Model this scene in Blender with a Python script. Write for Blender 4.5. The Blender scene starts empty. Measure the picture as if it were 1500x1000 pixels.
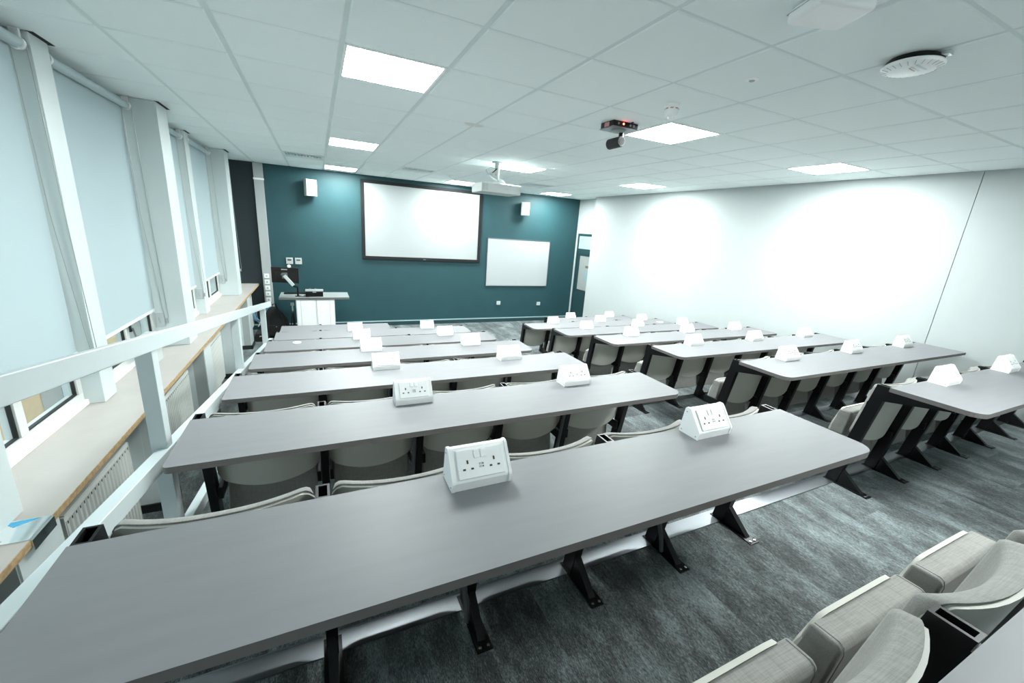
import bpy, bmesh, math, random
from mathutils import Vector, Matrix
random.seed(7)
PI = math.pi
scene = bpy.context.scene
COL = scene.collection
ZF = 2.36                      # the front floor lies this far below the camera

# ------------------------------------------------------------------ materials
def new_mat(name):
    m = bpy.data.materials.new(name); m.use_nodes = True
    nt = m.node_tree; nt.nodes.clear()
    out = nt.nodes.new('ShaderNodeOutputMaterial')
    return m, nt, out

def principled(name, col, rough=0.5, metal=0.0, spec=0.5, noise=0.0, nscale=8.0, bump=0.0, bscale=200.0, coat=0.0, stretch=None):
    m, nt, out = new_mat(name)
    b = nt.nodes.new('ShaderNodeBsdfPrincipled')
    b.inputs['Roughness'].default_value = rough
    b.inputs['Metallic'].default_value = metal
    b.inputs['Specular IOR Level'].default_value = spec
    b.inputs['Coat Weight'].default_value = coat
    nt.links.new(b.outputs[0], out.inputs[0])
    tc = nt.nodes.new('ShaderNodeTexCoord')
    mp = nt.nodes.new('ShaderNodeMapping')
    nt.links.new(tc.outputs['Object'], mp.inputs[0])
    if stretch: mp.inputs['Scale'].default_value = stretch
    n = nt.nodes.new('ShaderNodeTexNoise'); n.inputs['Scale'].default_value = nscale
    n.inputs['Detail'].default_value = 4
    nt.links.new(mp.outputs[0], n.inputs['Vector'])
    r = nt.nodes.new('ShaderNodeValToRGB')
    r.color_ramp.elements[0].position = 0.3; r.color_ramp.elements[1].position = 0.7
    r.color_ramp.elements[0].color = tuple(c*(1-noise) for c in col)+(1,)
    r.color_ramp.elements[1].color = tuple(min(1, c*(1+noise)) for c in col)+(1,)
    nt.links.new(n.outputs['Fac'], r.inputs[0])
    nt.links.new(r.outputs[0], b.inputs['Base Color'])
    if bump:
        n2 = nt.nodes.new('ShaderNodeTexNoise'); n2.inputs['Scale'].default_value = bscale
        nt.links.new(mp.outputs[0], n2.inputs['Vector'])
        bp = nt.nodes.new('ShaderNodeBump'); bp.inputs['Strength'].default_value = bump; bp.inputs['Distance'].default_value = 0.002
        nt.links.new(n2.outputs['Fac'], bp.inputs['Height']); nt.links.new(bp.outputs[0], b.inputs['Normal'])
    return m

def emit_mat(name, col, strength):
    m, nt, out = new_mat(name)
    e = nt.nodes.new('ShaderNodeEmission'); e.inputs[0].default_value = (*col, 1); e.inputs[1].default_value = strength
    nt.links.new(e.outputs[0], out.inputs[0]); return m

def math_node(nt, op, a, b=None):
    n = nt.nodes.new('ShaderNodeMath'); n.operation = op
    for i, v in enumerate((a, b)):
        if v is None: continue
        if isinstance(v, (int, float)): n.inputs[i].default_value = v
        else: nt.links.new(v, n.inputs[i])
    return n.outputs[0]

def carpet_mat():
    m, nt, out = new_mat('carpet_planks')
    b = nt.nodes.new('ShaderNodeBsdfPrincipled'); b.inputs['Roughness'].default_value = 0.95
    b.inputs['Specular IOR Level'].default_value = 0.15
    b.inputs['Sheen Weight'].default_value = 0.35; b.inputs['Sheen Roughness'].default_value = 0.4; b.inputs['Sheen Tint'].default_value = (0.8, 0.95, 1, 1)
    nt.links.new(b.outputs[0], out.inputs[0])
    g = nt.nodes.new('ShaderNodeNewGeometry')
    sp = nt.nodes.new('ShaderNodeSeparateXYZ'); nt.links.new(g.outputs['Position'], sp.inputs[0])
    col = math_node(nt, 'FLOOR', math_node(nt, 'DIVIDE', sp.outputs[0], 0.25))
    shift = math_node(nt, 'MULTIPLY', col, 0.37)
    row = math_node(nt, 'FLOOR', math_node(nt, 'ADD', math_node(nt, 'DIVIDE', sp.outputs[1], 1.0), shift))
    cb = nt.nodes.new('ShaderNodeCombineXYZ'); nt.links.new(col, cb.inputs[0]); nt.links.new(row, cb.inputs[1])
    wn = nt.nodes.new('ShaderNodeTexWhiteNoise'); wn.noise_dimensions = '2D'; nt.links.new(cb.outputs[0], wn.inputs['Vector'])
    # per-plank offset of the streak pattern
    sc = nt.nodes.new('ShaderNodeVectorMath'); sc.operation = 'MULTIPLY_ADD'
    sc.inputs[1].default_value = (13, 7, 0)
    nt.links.new(wn.outputs['Color'], sc.inputs[0]); nt.links.new(g.outputs['Position'], sc.inputs[2])
    def noise(scale, detail, src, rough=0.6):
        mp = nt.nodes.new('ShaderNodeMapping'); mp.inputs['Scale'].default_value = scale
        nt.links.new(src, mp.inputs[0])
        n = nt.nodes.new('ShaderNodeTexNoise'); n.inputs['Scale'].default_value = 1; n.inputs['Detail'].default_value = detail
        n.inputs['Roughness'].default_value = rough
        nt.links.new(mp.outputs[0], n.inputs['Vector']); return n.outputs['Fac']
    patch = noise((5.5, 2.3, 2.3), 4, sc.outputs[0])
    streak = noise((70, 17, 17), 3, sc.outputs[0], 0.7)
    fine = noise((330, 85, 85), 2, g.outputs['Position'], 0.8)
    v = math_node(nt, 'MULTIPLY', patch, 1.25)
    v = math_node(nt, 'ADD', v, math_node(nt, 'MULTIPLY', streak, 0.6))
    v = math_node(nt, 'ADD', v, math_node(nt, 'MULTIPLY', fine, 1.25))
    v = math_node(nt, 'ADD', v, math_node(nt, 'MULTIPLY', wn.outputs['Value'], 0.12))
    v = math_node(nt, 'DIVIDE', v, 3.1)
    r = nt.nodes.new('ShaderNodeValToRGB')
    e = r.color_ramp.elements
    e[0].position = 0.385; e[0].color = (0.016, 0.0155, 0.015, 1)
    e[1].position = 0.645; e[1].color = (0.255, 0.30, 0.304, 1)
    k = e.new(0.5); k.color = (0.07, 0.075, 0.075, 1)
    nt.links.new(v, r.inputs[0]); nt.links.new(r.outputs[0], b.inputs['Base Color'])
    bp = nt.nodes.new('ShaderNodeBump'); bp.inputs['Strength'].default_value = 0.35; bp.inputs['Distance'].default_value = 0.003
    nt.links.new(fine, bp.inputs['Height']); nt.links.new(bp.outputs[0], b.inputs['Normal'])
    return m

def ceiling_mat():
    m, nt, out = new_mat('mineral_ceiling_tile')
    b = nt.nodes.new('ShaderNodeBsdfPrincipled'); b.inputs['Roughness'].default_value = 0.9; b.inputs['Specular IOR Level'].default_value = 0.1
    nt.links.new(b.outputs[0], out.inputs[0])
    g = nt.nodes.new('ShaderNodeNewGeometry')
    n = nt.nodes.new('ShaderNodeTexNoise'); n.inputs['Scale'].default_value = 110; n.inputs['Detail'].default_value = 3
    nt.links.new(g.outputs['Position'], n.inputs['Vector'])
    bp = nt.nodes.new('ShaderNodeBump'); bp.inputs['Strength'].default_value = 0.12; bp.inputs['Distance'].default_value = 0.002
    nt.links.new(n.outputs['Fac'], bp.inputs['Height']); nt.links.new(bp.outputs[0], b.inputs['Normal'])
    # an old brownish water mark on one tile
    sub = nt.nodes.new('ShaderNodeVectorMath'); sub.operation = 'SUBTRACT'; sub.inputs[1].default_value = (1.36, 3.93, 0)
    nt.links.new(g.outputs['Position'], sub.inputs[0])
    sc = nt.nodes.new('ShaderNodeVectorMath'); sc.operation = 'MULTIPLY'; sc.inputs[1].default_value = (5.0, 8.0, 0)
    nt.links.new(sub.outputs[0], sc.inputs[0])
    ln = nt.nodes.new('ShaderNodeVectorMath'); ln.operation = 'LENGTH'; nt.links.new(sc.outputs[0], ln.inputs[0])
    n3 = nt.nodes.new('ShaderNodeTexNoise'); n3.inputs['Scale'].default_value = 14
    nt.links.new(g.outputs['Position'], n3.inputs['Vector'])
    d = math_node(nt, 'ADD', ln.outputs['Value'], math_node(nt, 'MULTIPLY', n3.outputs['Fac'], 0.8))
    r = nt.nodes.new('ShaderNodeValToRGB')
    r.color_ramp.elements[0].position = 0.75; r.color_ramp.elements[0].color = (0.77, 0.755, 0.735, 1)
    r.color_ramp.elements[1].position = 1.3; r.color_ramp.elements[1].color = (0.87, 0.935, 0.93, 1)
    nt.links.new(d, r.inputs[0]); nt.links.new(r.outputs[0], b.inputs['Base Color'])
    return m

def fabric_mat(name, c0, c1, sc=260):
    m, nt, out = new_mat(name)
    b = nt.nodes.new('ShaderNodeBsdfPrincipled'); b.inputs['Roughness'].default_value = 0.85; b.inputs['Specular IOR Level'].default_value = 0.2
    b.inputs['Sheen Weight'].default_value = 0.15
    nt.links.new(b.outputs[0], out.inputs[0])
    tc = nt.nodes.new('ShaderNodeTexCoord')
    fs = []
    for s in ((sc, 18, 18), (18, sc, sc)):
        mp = nt.nodes.new('ShaderNodeMapping'); mp.inputs['Scale'].default_value = s
        nt.links.new(tc.outputs['Object'], mp.inputs[0])
        n = nt.nodes.new('ShaderNodeTexNoise'); n.inputs['Scale'].default_value = 1; n.inputs['Detail'].default_value = 3
        nt.links.new(mp.outputs[0], n.inputs['Vector']); fs.append(n.outputs['Fac'])
    v = math_node(nt, 'MULTIPLY', math_node(nt, 'ADD', fs[0], fs[1]), 0.5)
    r = nt.nodes.new('ShaderNodeValToRGB')
    r.color_ramp.elements[0].position = 0.38; r.color_ramp.elements[0].color = (*c0, 1)
    r.color_ramp.elements[1].position = 0.62; r.color_ramp.elements[1].color = (*c1, 1)
    nt.links.new(v, r.inputs[0]); nt.links.new(r.outputs[0], b.inputs['Base Color'])
    bp = nt.nodes.new('ShaderNodeBump'); bp.inputs['Strength'].default_value = 0.2; bp.inputs['Distance'].default_value = 0.001
    nt.links.new(v, bp.inputs['Height']); nt.links.new(bp.outputs[0], b.inputs['Normal'])
    return m

def blind_mat():
    m, nt, out = new_mat('blind_fabric')
    d = nt.nodes.new('ShaderNodeBsdfDiffuse'); d.inputs[0].default_value = (0.46, 0.55, 0.575, 1)
    t = nt.nodes.new('ShaderNodeBsdfTranslucent'); t.inputs[0].default_value = (0.45, 0.62, 0.70, 1)
    mx = nt.nodes.new('ShaderNodeMixShader'); mx.inputs[0].default_value = 0.12
    nt.links.new(d.outputs[0], mx.inputs[1]); nt.links.new(t.outputs[0], mx.inputs[2]); nt.links.new(mx.outputs[0], out.inputs[0])
    return m

def glass_mat(name, tint=(0.93, 0.98, 0.98)):
    m, nt, out = new_mat(name)
    t = nt.nodes.new('ShaderNodeBsdfTransparent'); t.inputs[0].default_value = (*tint, 1)
    gl = nt.nodes.new('ShaderNodeBsdfGlossy'); gl.inputs['Roughness'].default_value = 0.02
    fr = nt.nodes.new('ShaderNodeLayerWeight'); fr.inputs[0].default_value = 0.5
    fac = math_node(nt, 'ADD', math_node(nt, 'MULTIPLY', math_node(nt, 'POWER', fr.outputs['Facing'], 4.0), 0.5), 0.03)
    mx = nt.nodes.new('ShaderNodeMixShader')
    nt.links.new(fac, mx.inputs[0]); nt.links.new(t.outputs[0], mx.inputs[1]); nt.links.new(gl.outputs[0], mx.inputs[2])
    nt.links.new(mx.outputs[0], out.inputs[0]); return m

M = {}
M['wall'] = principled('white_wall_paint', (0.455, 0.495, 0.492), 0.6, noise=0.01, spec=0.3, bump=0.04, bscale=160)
M['trunk'] = principled('pale_grey_trunking', (0.40, 0.425, 0.42), 0.45, noise=0.01)
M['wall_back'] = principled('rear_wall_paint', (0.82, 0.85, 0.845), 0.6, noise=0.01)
M['pillar'] = principled('white_gloss_paint', (0.60, 0.66, 0.655), 0.45, noise=0.012, nscale=5)
M['pier_grey'] = principled('grey_painted_panel', (0.36, 0.40, 0.39), 0.6, noise=0.03)
M['teal'] = principled('teal_wall_paint', (0.0175, 0.064, 0.074), 0.55, noise=0.05, nscale=3, spec=0.35)
M['teal_dark'] = principled('dark_teal_woodwork', (0.018, 0.052, 0.058), 0.4, noise=0.04)
M['bead'] = principled('pale_skirting_bead', (0.30, 0.42, 0.44), 0.4)
M['black_skirt'] = principled('black_vinyl_skirting', (0.012, 0.014, 0.014), 0.45)
M['ceiling'] = ceiling_mat()
M['tee'] = principled('ceiling_grid_metal', (0.70, 0.78, 0.77), 0.5, noise=0.01)
M['carpet'] = carpet_mat()
M['desk'] = principled('grey_desk_laminate', (0.205, 0.206, 0.216), 0.46, noise=0.03, nscale=5, spec=0.2, stretch=(1, 6, 1), bump=0.03, bscale=900)
M['desk_edge'] = principled('dark_desk_edging', (0.14, 0.13, 0.125), 0.5, noise=0.05)
M['black'] = principled('black_powder_coat', (0.005, 0.005, 0.0055), 0.35, noise=0.05, spec=0.3)
M['black_matt'] = principled('black_matt_fabric', (0.012, 0.012, 0.013), 0.9, noise=0.2)
M['shell'] = principled('off_white_seat_shell', (0.50, 0.495, 0.45), 0.4, noise=0.02)
M['fabric'] = fabric_mat('pale_grey_weave', (0.20, 0.195, 0.182), (0.275, 0.271, 0.257), 420)
M['seam'] = principled('dark_stitching', (0.16, 0.16, 0.155), 0.8)
M['projector'] = principled('projector_white', (0.46, 0.50, 0.495), 0.4)
M['pod'] = principled('white_plastic', (0.92, 0.93, 0.92), 0.35, noise=0.006)
M['pod_hole'] = principled('dark_socket_slot', (0.03, 0.028, 0.025), 0.6)
M['brass'] = principled('brass_earth_slot', (0.09, 0.06, 0.025), 0.4, metal=0.6)
M['grey_plastic'] = principled('grey_plastic', (0.36, 0.40, 0.40), 0.4)
M['alu'] = principled('satin_aluminium', (0.24, 0.255, 0.275), 0.36, metal=0.95, noise=0.03, nscale=3)
M['conduit'] = principled('dark_grey_conduit', (0.09, 0.095, 0.10), 0.45)
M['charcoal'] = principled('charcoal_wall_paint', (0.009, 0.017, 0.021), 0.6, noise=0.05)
M['steel'] = principled('bolt_steel', (0.75, 0.76, 0.76), 0.25, metal=1.0)
M['chrome'] = principled('polished_steel', (0.80, 0.84, 0.85), 0.12, metal=1.0)
M['rail'] = principled('white_rail_enamel', (0.50, 0.56, 0.565), 0.35, noise=0.01)
M['sill'] = principled('cream_sill_laminate', (0.44, 0.41, 0.38), 0.45, noise=0.035, nscale=6)
M['wood'] = principled('chipboard_edge', (0.44, 0.30, 0.16), 0.7, noise=0.25, nscale=45, bump=0.2, bscale=120)
M['radiator'] = principled('radiator_enamel', (0.62, 0.64, 0.61), 0.35)
M['upvc'] = principled('white_upvc', (0.66, 0.67, 0.65), 0.3)
M['gasket'] = principled('black_rubber_gasket', (0.012, 0.012, 0.012), 0.6)
M['glass'] = glass_mat('window_glass')
M['frost'] = principled('frosted_door_glass', (0.30, 0.325, 0.315), 0.35, noise=0.02)
M['transom'] = principled('lit_transom_glass', (0.36, 0.50, 0.49), 0.3)  # even pale blue-green colour for the pane above the door
M['blind'] = blind_mat()
M['blind_tube'] = principled('blind_tube_wrap', (0.45, 0.53, 0.55), 0.5)
M['blind_tube2'] = principled('blind_bar', (0.74, 0.79, 0.79), 0.4)
M['chain'] = principled('bead_chain', (0.42, 0.45, 0.44), 0.35, metal=0.4)
M['screen'] = principled('projection_fabric', (0.37, 0.40, 0.40), 0.85, spec=0.1)
M['velvet'] = principled('black_velvet_frame', (0.010, 0.010, 0.011), 0.7, spec=0.3)
M['whiteboard'] = principled('whiteboard_enamel', (0.41, 0.44, 0.445), 0.22)
M['lamp'] = emit_mat('light_diffuser', (0.93, 1.0, 0.985), 14.0)
M['lcd_dark'] = principled('dark_lcd', (0.035, 0.04, 0.03), 0.3)
M['lcd_green'] = principled('green_lcd', (0.08, 0.12, 0.06), 0.3)
M['monitor'] = principled('monitor_back', (0.016, 0.014, 0.013), 0.4)
M['lectern_top'] = principled('pale_lectern_top', (0.30, 0.33, 0.33), 0.3, noise=0.03)
M['blue'] = principled('blue_plastic', (0.10, 0.30, 0.48), 0.4)
M['blue_film'] = principled('blue_protective_film', (0.01, 0.34, 0.60), 0.15)
M['red_led'] = emit_mat('red_led', (1.0, 0.05, 0.02), 6)
M['pink'] = principled('pink_sticker', (0.62, 0.30, 0.28), 0.5)
M['pale_label'] = principled('pale_label_print', (0.70, 0.78, 0.80), 0.5)
M['orange_label'] = principled('orange_label_print', (0.55, 0.36, 0.22), 0.5)
M['speaker'] = principled('white_speaker_grille', (0.74, 0.78, 0.78), 0.5, bump=0.3, bscale=500)
M['cam_grey'] = principled('camera_grey', (0.028, 0.028, 0.030), 0.45, spec=0.25)
M['lens'] = principled('grey_lens', (0.016, 0.020, 0.021), 0.5, spec=0.1)
M['tan'] = principled('tan_render_wall', (0.62, 0.43, 0.23), 0.8, noise=0.05)
M['olive'] = principled('olive_render_wall', (0.30, 0.27, 0.13), 0.8, noise=0.05)
M['ext_grey'] = principled('grey_cladding', (0.42, 0.40, 0.36), 0.8, noise=0.03)
M['ledge'] = principled('pale_blue_ledge', (0.40, 0.60, 0.75), 0.5)  # the sky's reflection is put into this blue base colour
M['ground'] = principled('paving', (0.36, 0.34, 0.30), 0.9, noise=0.1)
M['paper'] = principled('paper', (0.80, 0.82, 0.82), 0.8)
M['paper_blue'] = principled('pale_blue_paper', (0.25, 0.34, 0.37), 0.7)
M['brown'] = principled('brown_sign', (0.13, 0.12, 0.09), 0.6)
M['dark_slot'] = principled('dark_vent_gap', (0.015, 0.015, 0.014), 0.8)

# ------------------------------------------------------------------ mesh helpers
class MB:
    def __init__(s): s.bm = bmesh.new()
    def poly(s, pts, mi=0):
        f = s.bm.faces.new([s.bm.verts.new(p) for p in pts]); f.material_index = mi; return f
    def hexa(s, c, mi=0):              # 8 corners: bottom 4 counter-clockwise, top 4
        v = [s.bm.verts.new(p) for p in c]
        for q in ((3,2,1,0),(4,5,6,7),(0,1,5,4),(1,2,6,5),(2,3,7,6),(3,0,4,7)):
            f = s.bm.faces.new([v[i] for i in q]); f.material_index = mi
        return s
    def box(s, x0, y0, z0, x1, y1, z1, mi=0):
        return s.hexa([(x0,y0,z0),(x1,y0,z0),(x1,y1,z0),(x0,y1,z0),(x0,y0,z1),(x1,y0,z1),(x1,y1,z1),(x0,y1,z1)], mi)
    def prism(s, pts, a, b, axis='x', mi=0):   # polygon in the other two axes, extruded a..b
        def P(p, t):
            if axis == 'x': return (t, p[0], p[1])
            if axis == 'y': return (p[0], t, p[1])
            return (p[0], p[1], t)
        A = [s.bm.verts.new(P(p, a)) for p in pts]; Bv = [s.bm.verts.new(P(p, b)) for p in pts]
        n = len(pts)
        for i in range(n):
            f = s.bm.faces.new([A[i], A[(i+1) % n], Bv[(i+1) % n], Bv[i]]); f.material_index = mi
        f = s.bm.faces.new(A[::-1]); f.material_index = mi
        f = s.bm.faces.new(Bv); f.material_index = mi
        return s
    def tube(s, pts, r, n=8, mi=0, cap=True):
        pts = [Vector(p) for p in pts]; rings = []
        for i, p in enumerate(pts):
            d = (pts[min(i+1, len(pts)-1)] - pts[max(i-1, 0)]).normalized()
            up = Vector((0, 0, 1)) if abs(d.z) < 0.9 else Vector((1, 0, 0))
            a = d.cross(up).normalized(); b2 = d.cross(a).normalized()
            rr = r[i] if isinstance(r, (list, tuple)) else r
            rings.append([s.bm.verts.new(p + a*rr*math.cos(2*PI*k/n) + b2*rr*math.sin(2*PI*k/n)) for k in range(n)])
        for A, Bv in zip(rings, rings[1:]):
            for k in range(n):
                f = s.bm.faces.new([A[k], A[(k+1) % n], Bv[(k+1) % n], Bv[k]]); f.material_index = mi
        if cap:
            f = s.bm.faces.new(rings[0][::-1]); f.material_index = mi
            f = s.bm.faces.new(rings[-1]); f.material_index = mi
        return s
    def lathe(s, prof, c=(0,0,0), n=24, mi=0, sx=1, sy=1):   # prof: (r, z) list
        rings = [[s.bm.verts.new((c[0]+r*sx*math.cos(2*PI*k/n), c[1]+r*sy*math.sin(2*PI*k/n), c[2]+z)) for k in range(n)] for r, z in prof]
        for A, Bv in zip(rings, rings[1:]):
            for k in range(n):
                f = s.bm.faces.new([A[k], A[(k+1) % n], Bv[(k+1) % n], Bv[k]]); f.material_index = mi
        f = s.bm.faces.new(rings[0]); f.material_index = mi
        f = s.bm.faces.new(rings[-1]); f.material_index = mi
        return s
    def sheet(s, front, back, mi=0):   # two equal point grids joined into a closed slab
        nu, nv = len(front), len(front[0])
        F = [[s.bm.verts.new(p) for p in r] for r in front]; K = [[s.bm.verts.new(p) for p in r] for r in back]
        def q(*v):
            f = s.bm.faces.new(v); f.material_index = mi
        for i in range(nu-1):
            for j in range(nv-1):
                q(F[i][j], F[i+1][j], F[i+1][j+1], F[i][j+1]); q(K[i][j], K[i][j+1], K[i+1][j+1], K[i+1][j])
        for i in range(nu-1):
            q(F[i][0], K[i][0], K[i+1][0], F[i+1][0]); q(F[i][-1], F[i+1][-1], K[i+1][-1], K[i][-1])
        for j in range(nv-1):
            q(F[0][j], F[0][j+1], K[0][j+1], K[0][j]); q(F[-1][j], K[-1][j], K[-1][j+1], F[-1][j+1])
        return s
    def build(s, name, mats, parent=None, bevel=0.0, seg=2, smooth=False, loc=None, angle=35):
        bm = s.bm
        bmesh.ops.recalc_face_normals(bm, faces=bm.faces[:])
        if bevel:
            es = [e for e in bm.edges if len(e.link_faces) == 2 and e.calc_face_angle(0) > math.radians(30)]
            bmesh.ops.bevel(bm, geom=es, offset=bevel, segments=seg, profile=0.5, affect='EDGES', clamp_overlap=True)
        if smooth or bevel:
            for f in bm.faces: f.smooth = True
            for e in bm.edges:
                if len(e.link_faces) == 2 and e.calc_face_angle(0) > math.radians(angle): e.smooth = False
        me = bpy.data.meshes.new(name); bm.to_mesh(me); bm.free()
        if not isinstance(mats, (list, tuple)): mats = [mats]
        for m in mats: me.materials.append(m)
        o = bpy.data.objects.new(name, me); COL.objects.link(o)
        if bevel:
            w = o.modifiers.new('weighted_normals', 'WEIGHTED_NORMAL'); w.keep_sharp = True; w.weight = 100
        if parent: o.parent = parent
        if loc: o.location = loc
        return o

def tag(o, label, cat, group=None):
    o['label'] = label; o['category'] = cat
    if group: o['group'] = group
    return o
def thing(name, label, cat, loc=(0,0,0), group=None, rotz=0.0):
    o = bpy.data.objects.new(name, None); COL.objects.link(o); o.location = loc; o.rotation_euler = (0, 0, rotz)
    o.empty_display_size = 0.1
    return tag(o, label, cat, group)
def struct(o): o['kind'] = 'structure'; return o
def kids(o): return [c for c in COL.objects if c.parent == o]
def dup(o, parent=None, skip=()):
    ch = KIDS[o.name] if o.name in KIDS else KIDS.setdefault(o.name, kids(o))
    c = o.copy(); COL.objects.link(c)
    if parent: c.parent = parent
    for k in ch:
        if k.name.split('.')[0] in skip: continue
        dup(k, c)
    return c
KIDS = {}
ORD = ['first', 'second', 'third', 'fourth', 'fifth', 'sixth', 'seventh']

# ------------------------------------------------------------------ layout numbers (metres, camera at the origin)
H = 0.9117                      # ceiling
GX, GY, TS = 0.1764, 2.7136, 0.6
YF = 9.67                       # front wall
XR, XRD = 6.17, 6.43            # right wall, door recess
YREC = 8.6
YB = -2.1                       # back wall
XL = -1.56
YA, PITCH, ZA, RISE = 1.081, 0.959, -0.748, 0.147
LX0, LX1 = -0.542, 2.0
RX0, RX1 = 3.05, 6.04
DH = 0.732                      # desk top above its tier
def yrow(i): return YA + PITCH*i
def zdesk(i): return ZA - RISE*i
def ztier(i): return max(zdesk(i) - DH, -ZF)
def wl(y): return 0.005*(y - 6.0)   # the window wall runs very slightly out of square

# ------------------------------------------------------------------ shell
def floor_mesh():
    m = MB()
    m.box(XL-0.3, YB-0.1, -ZF-0.1, XRD+0.2, YF+0.1, -ZF)
    # stepped seating platform
    edge = lambda i: yrow(i) + 0.215
    prev = YB
    for i in range(-2, 6):
        a = YB if i == -2 else edge(i-1)
        m.box(-0.665, a, -ZF+0.001, XR, edge(i), ztier(i))
    return m.build('floor', M['carpet'])
struct(floor_mesh())
for i in range(-2, 6):
    y1 = yrow(i) + 0.215; z = ztier(i)
    m = MB()
    m.prism([(y1-0.088, z+0.0005), (y1-0.088, z+0.005), (y1-0.006, z+0.002), (y1+0.004, z-0.004), (y1+0.004, z-0.034), (y1+0.001, z-0.034), (y1+0.001, z+0.0005)], -0.665, XR-0.001, 'x')
    struct(m.build('trim_%d' % (i+3), M['alu']))

# walls
m = MB(); m.box(XL-0.3, YF, -ZF, XRD+0.2, YF+0.15, H+0.2); struct(m.build('wall_front', M['teal']))
m = MB()
m.box(XR, YB, -ZF, XR+0.3, 2.02, H+0.1)
m.box(XR+0.002, 2.027, -ZF, XR+0.3, YREC, H+0.1)
m.box(XR+0.02, 2.0, -ZF, XR+0.2, 2.04, H+0.1)
struct(m.build('wall_right', M['wall']))
m = MB(); m.box(XRD, YREC-0.05, -ZF, XRD+0.2, YF, H+0.1); struct(m.build('wall_recess', M['wall']))
m = MB(); m.box(XL-0.3, YB-0.15, -ZF, XRD+0.2, YB, H+0.2); struct(m.build('wall_back', M['wall_back']))
# window wall: panel below the sill, head above the blinds
m = MB()
m.hexa([(-1.62+wl(YB), YB, -ZF), (-1.40+wl(YB), YB, -ZF), (-1.40+wl(YF), YF, -ZF), (-1.62+wl(YF), YF, -ZF),
        (-1.62+wl(YB), YB, -1.43), (-1.40+wl(YB), YB, -1.43), (-1.40+wl(YF), YF, -1.43), (-1.62+wl(YF), YF, -1.43)])
m.hexa([(-1.765+wl(YB), YB, 0.87), (-1.54+wl(YB), YB, 0.87), (-1.54+wl(YF), YF, 0.87), (-1.85+wl(YF), YF, 0.87),
        (-1.85+wl(YB), YB, H+0.1), (-1.54+wl(YB), YB, H+0.1), (-1.54+wl(YF), YF, H+0.1), (-1.85+wl(YF), YF, H+0.1)])
struct(m.build('wall_left', M['pillar']))

COLS = [(-1.04, -0.73), (2.05, 2.36), (5.155, 5.465), (8.21, 8.52)]     # deep columns
THIN = [(0.56, 0.76), (3.66, 3.86), (6.73, 6.93)]                        # slimmer mullion pillars
for k, (a, b) in enumerate(sorted(COLS + THIN)):
    deep = (a, b) in COLS
    xf = (-1.268 if deep else -1.432) + wl(a)
    m = MB(); m.box(-1.655, a, -1.3965, xf, b, H-0.004)
    struct(m.build('wall_left_pier', M['pillar'], bevel=0.004))
    m = MB(); m.box(-1.765, a, -1.4245, -1.656, b, H-0.004); struct(m.build('wall_left_cladding', M['ext_grey']))
    m = MB(); m.box(xf-.012, a+.004, H-.0035, xf+.022, b+.03, H-.0005); struct(m.build('trim_%d' % (30+k), M['dark_slot']))
    # pier below the sill
    m = MB()
    xo = -1.275 + wl(a)
    m.box(-1.55, a, -ZF, xo, b+0.02, -1.432, 0)
    m.box(xo, a+0.002, -ZF, xo+0.105, b+0.018, -1.432, 1)
    m.box(xo+0.105, a+0.01, -ZF, xo+0.112, b+0.0, -1.432, 0)
    struct(m.build('wall_left_pier', [M['pillar'], M['pier_grey'] if deep else M['pillar']]))
    m = MB()
    m.box(-1.42, a-0.012, -ZF, xo+0.124, a+0.004, -2.29)
    m.box(xo+0.108, a-0.012, -ZF, xo+0.124, b+0.01, -2.29)
    struct(m.build('baseboard_left', M['black_skirt']))
m = MB(); m.box(-1.42, YB, -ZF, -1.385, YF, -2.29); struct(m.build('baseboard_left', M['black_skirt']))
m = MB(); m.box(-1.41, YF-.004, -ZF, -1.03, YF, H); struct(m.build('trim_21', M['charcoal']))  # darker charcoal strip at the left end of the front wall
# front skirting with a pale bead
m = MB(); m.box(-1.4, YF-0.016, -ZF, XRD, YF, -2.27); m.box(-1.4, YF-0.02, -2.27, XRD, YF, -2.245, 1)
struct(m.build('baseboard_front', [M['teal_dark'], M['bead']]))
m = MB(); m.box(XR-0.012, YB, -1.3, XR, YREC, -1.29); m.bm.free()

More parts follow.
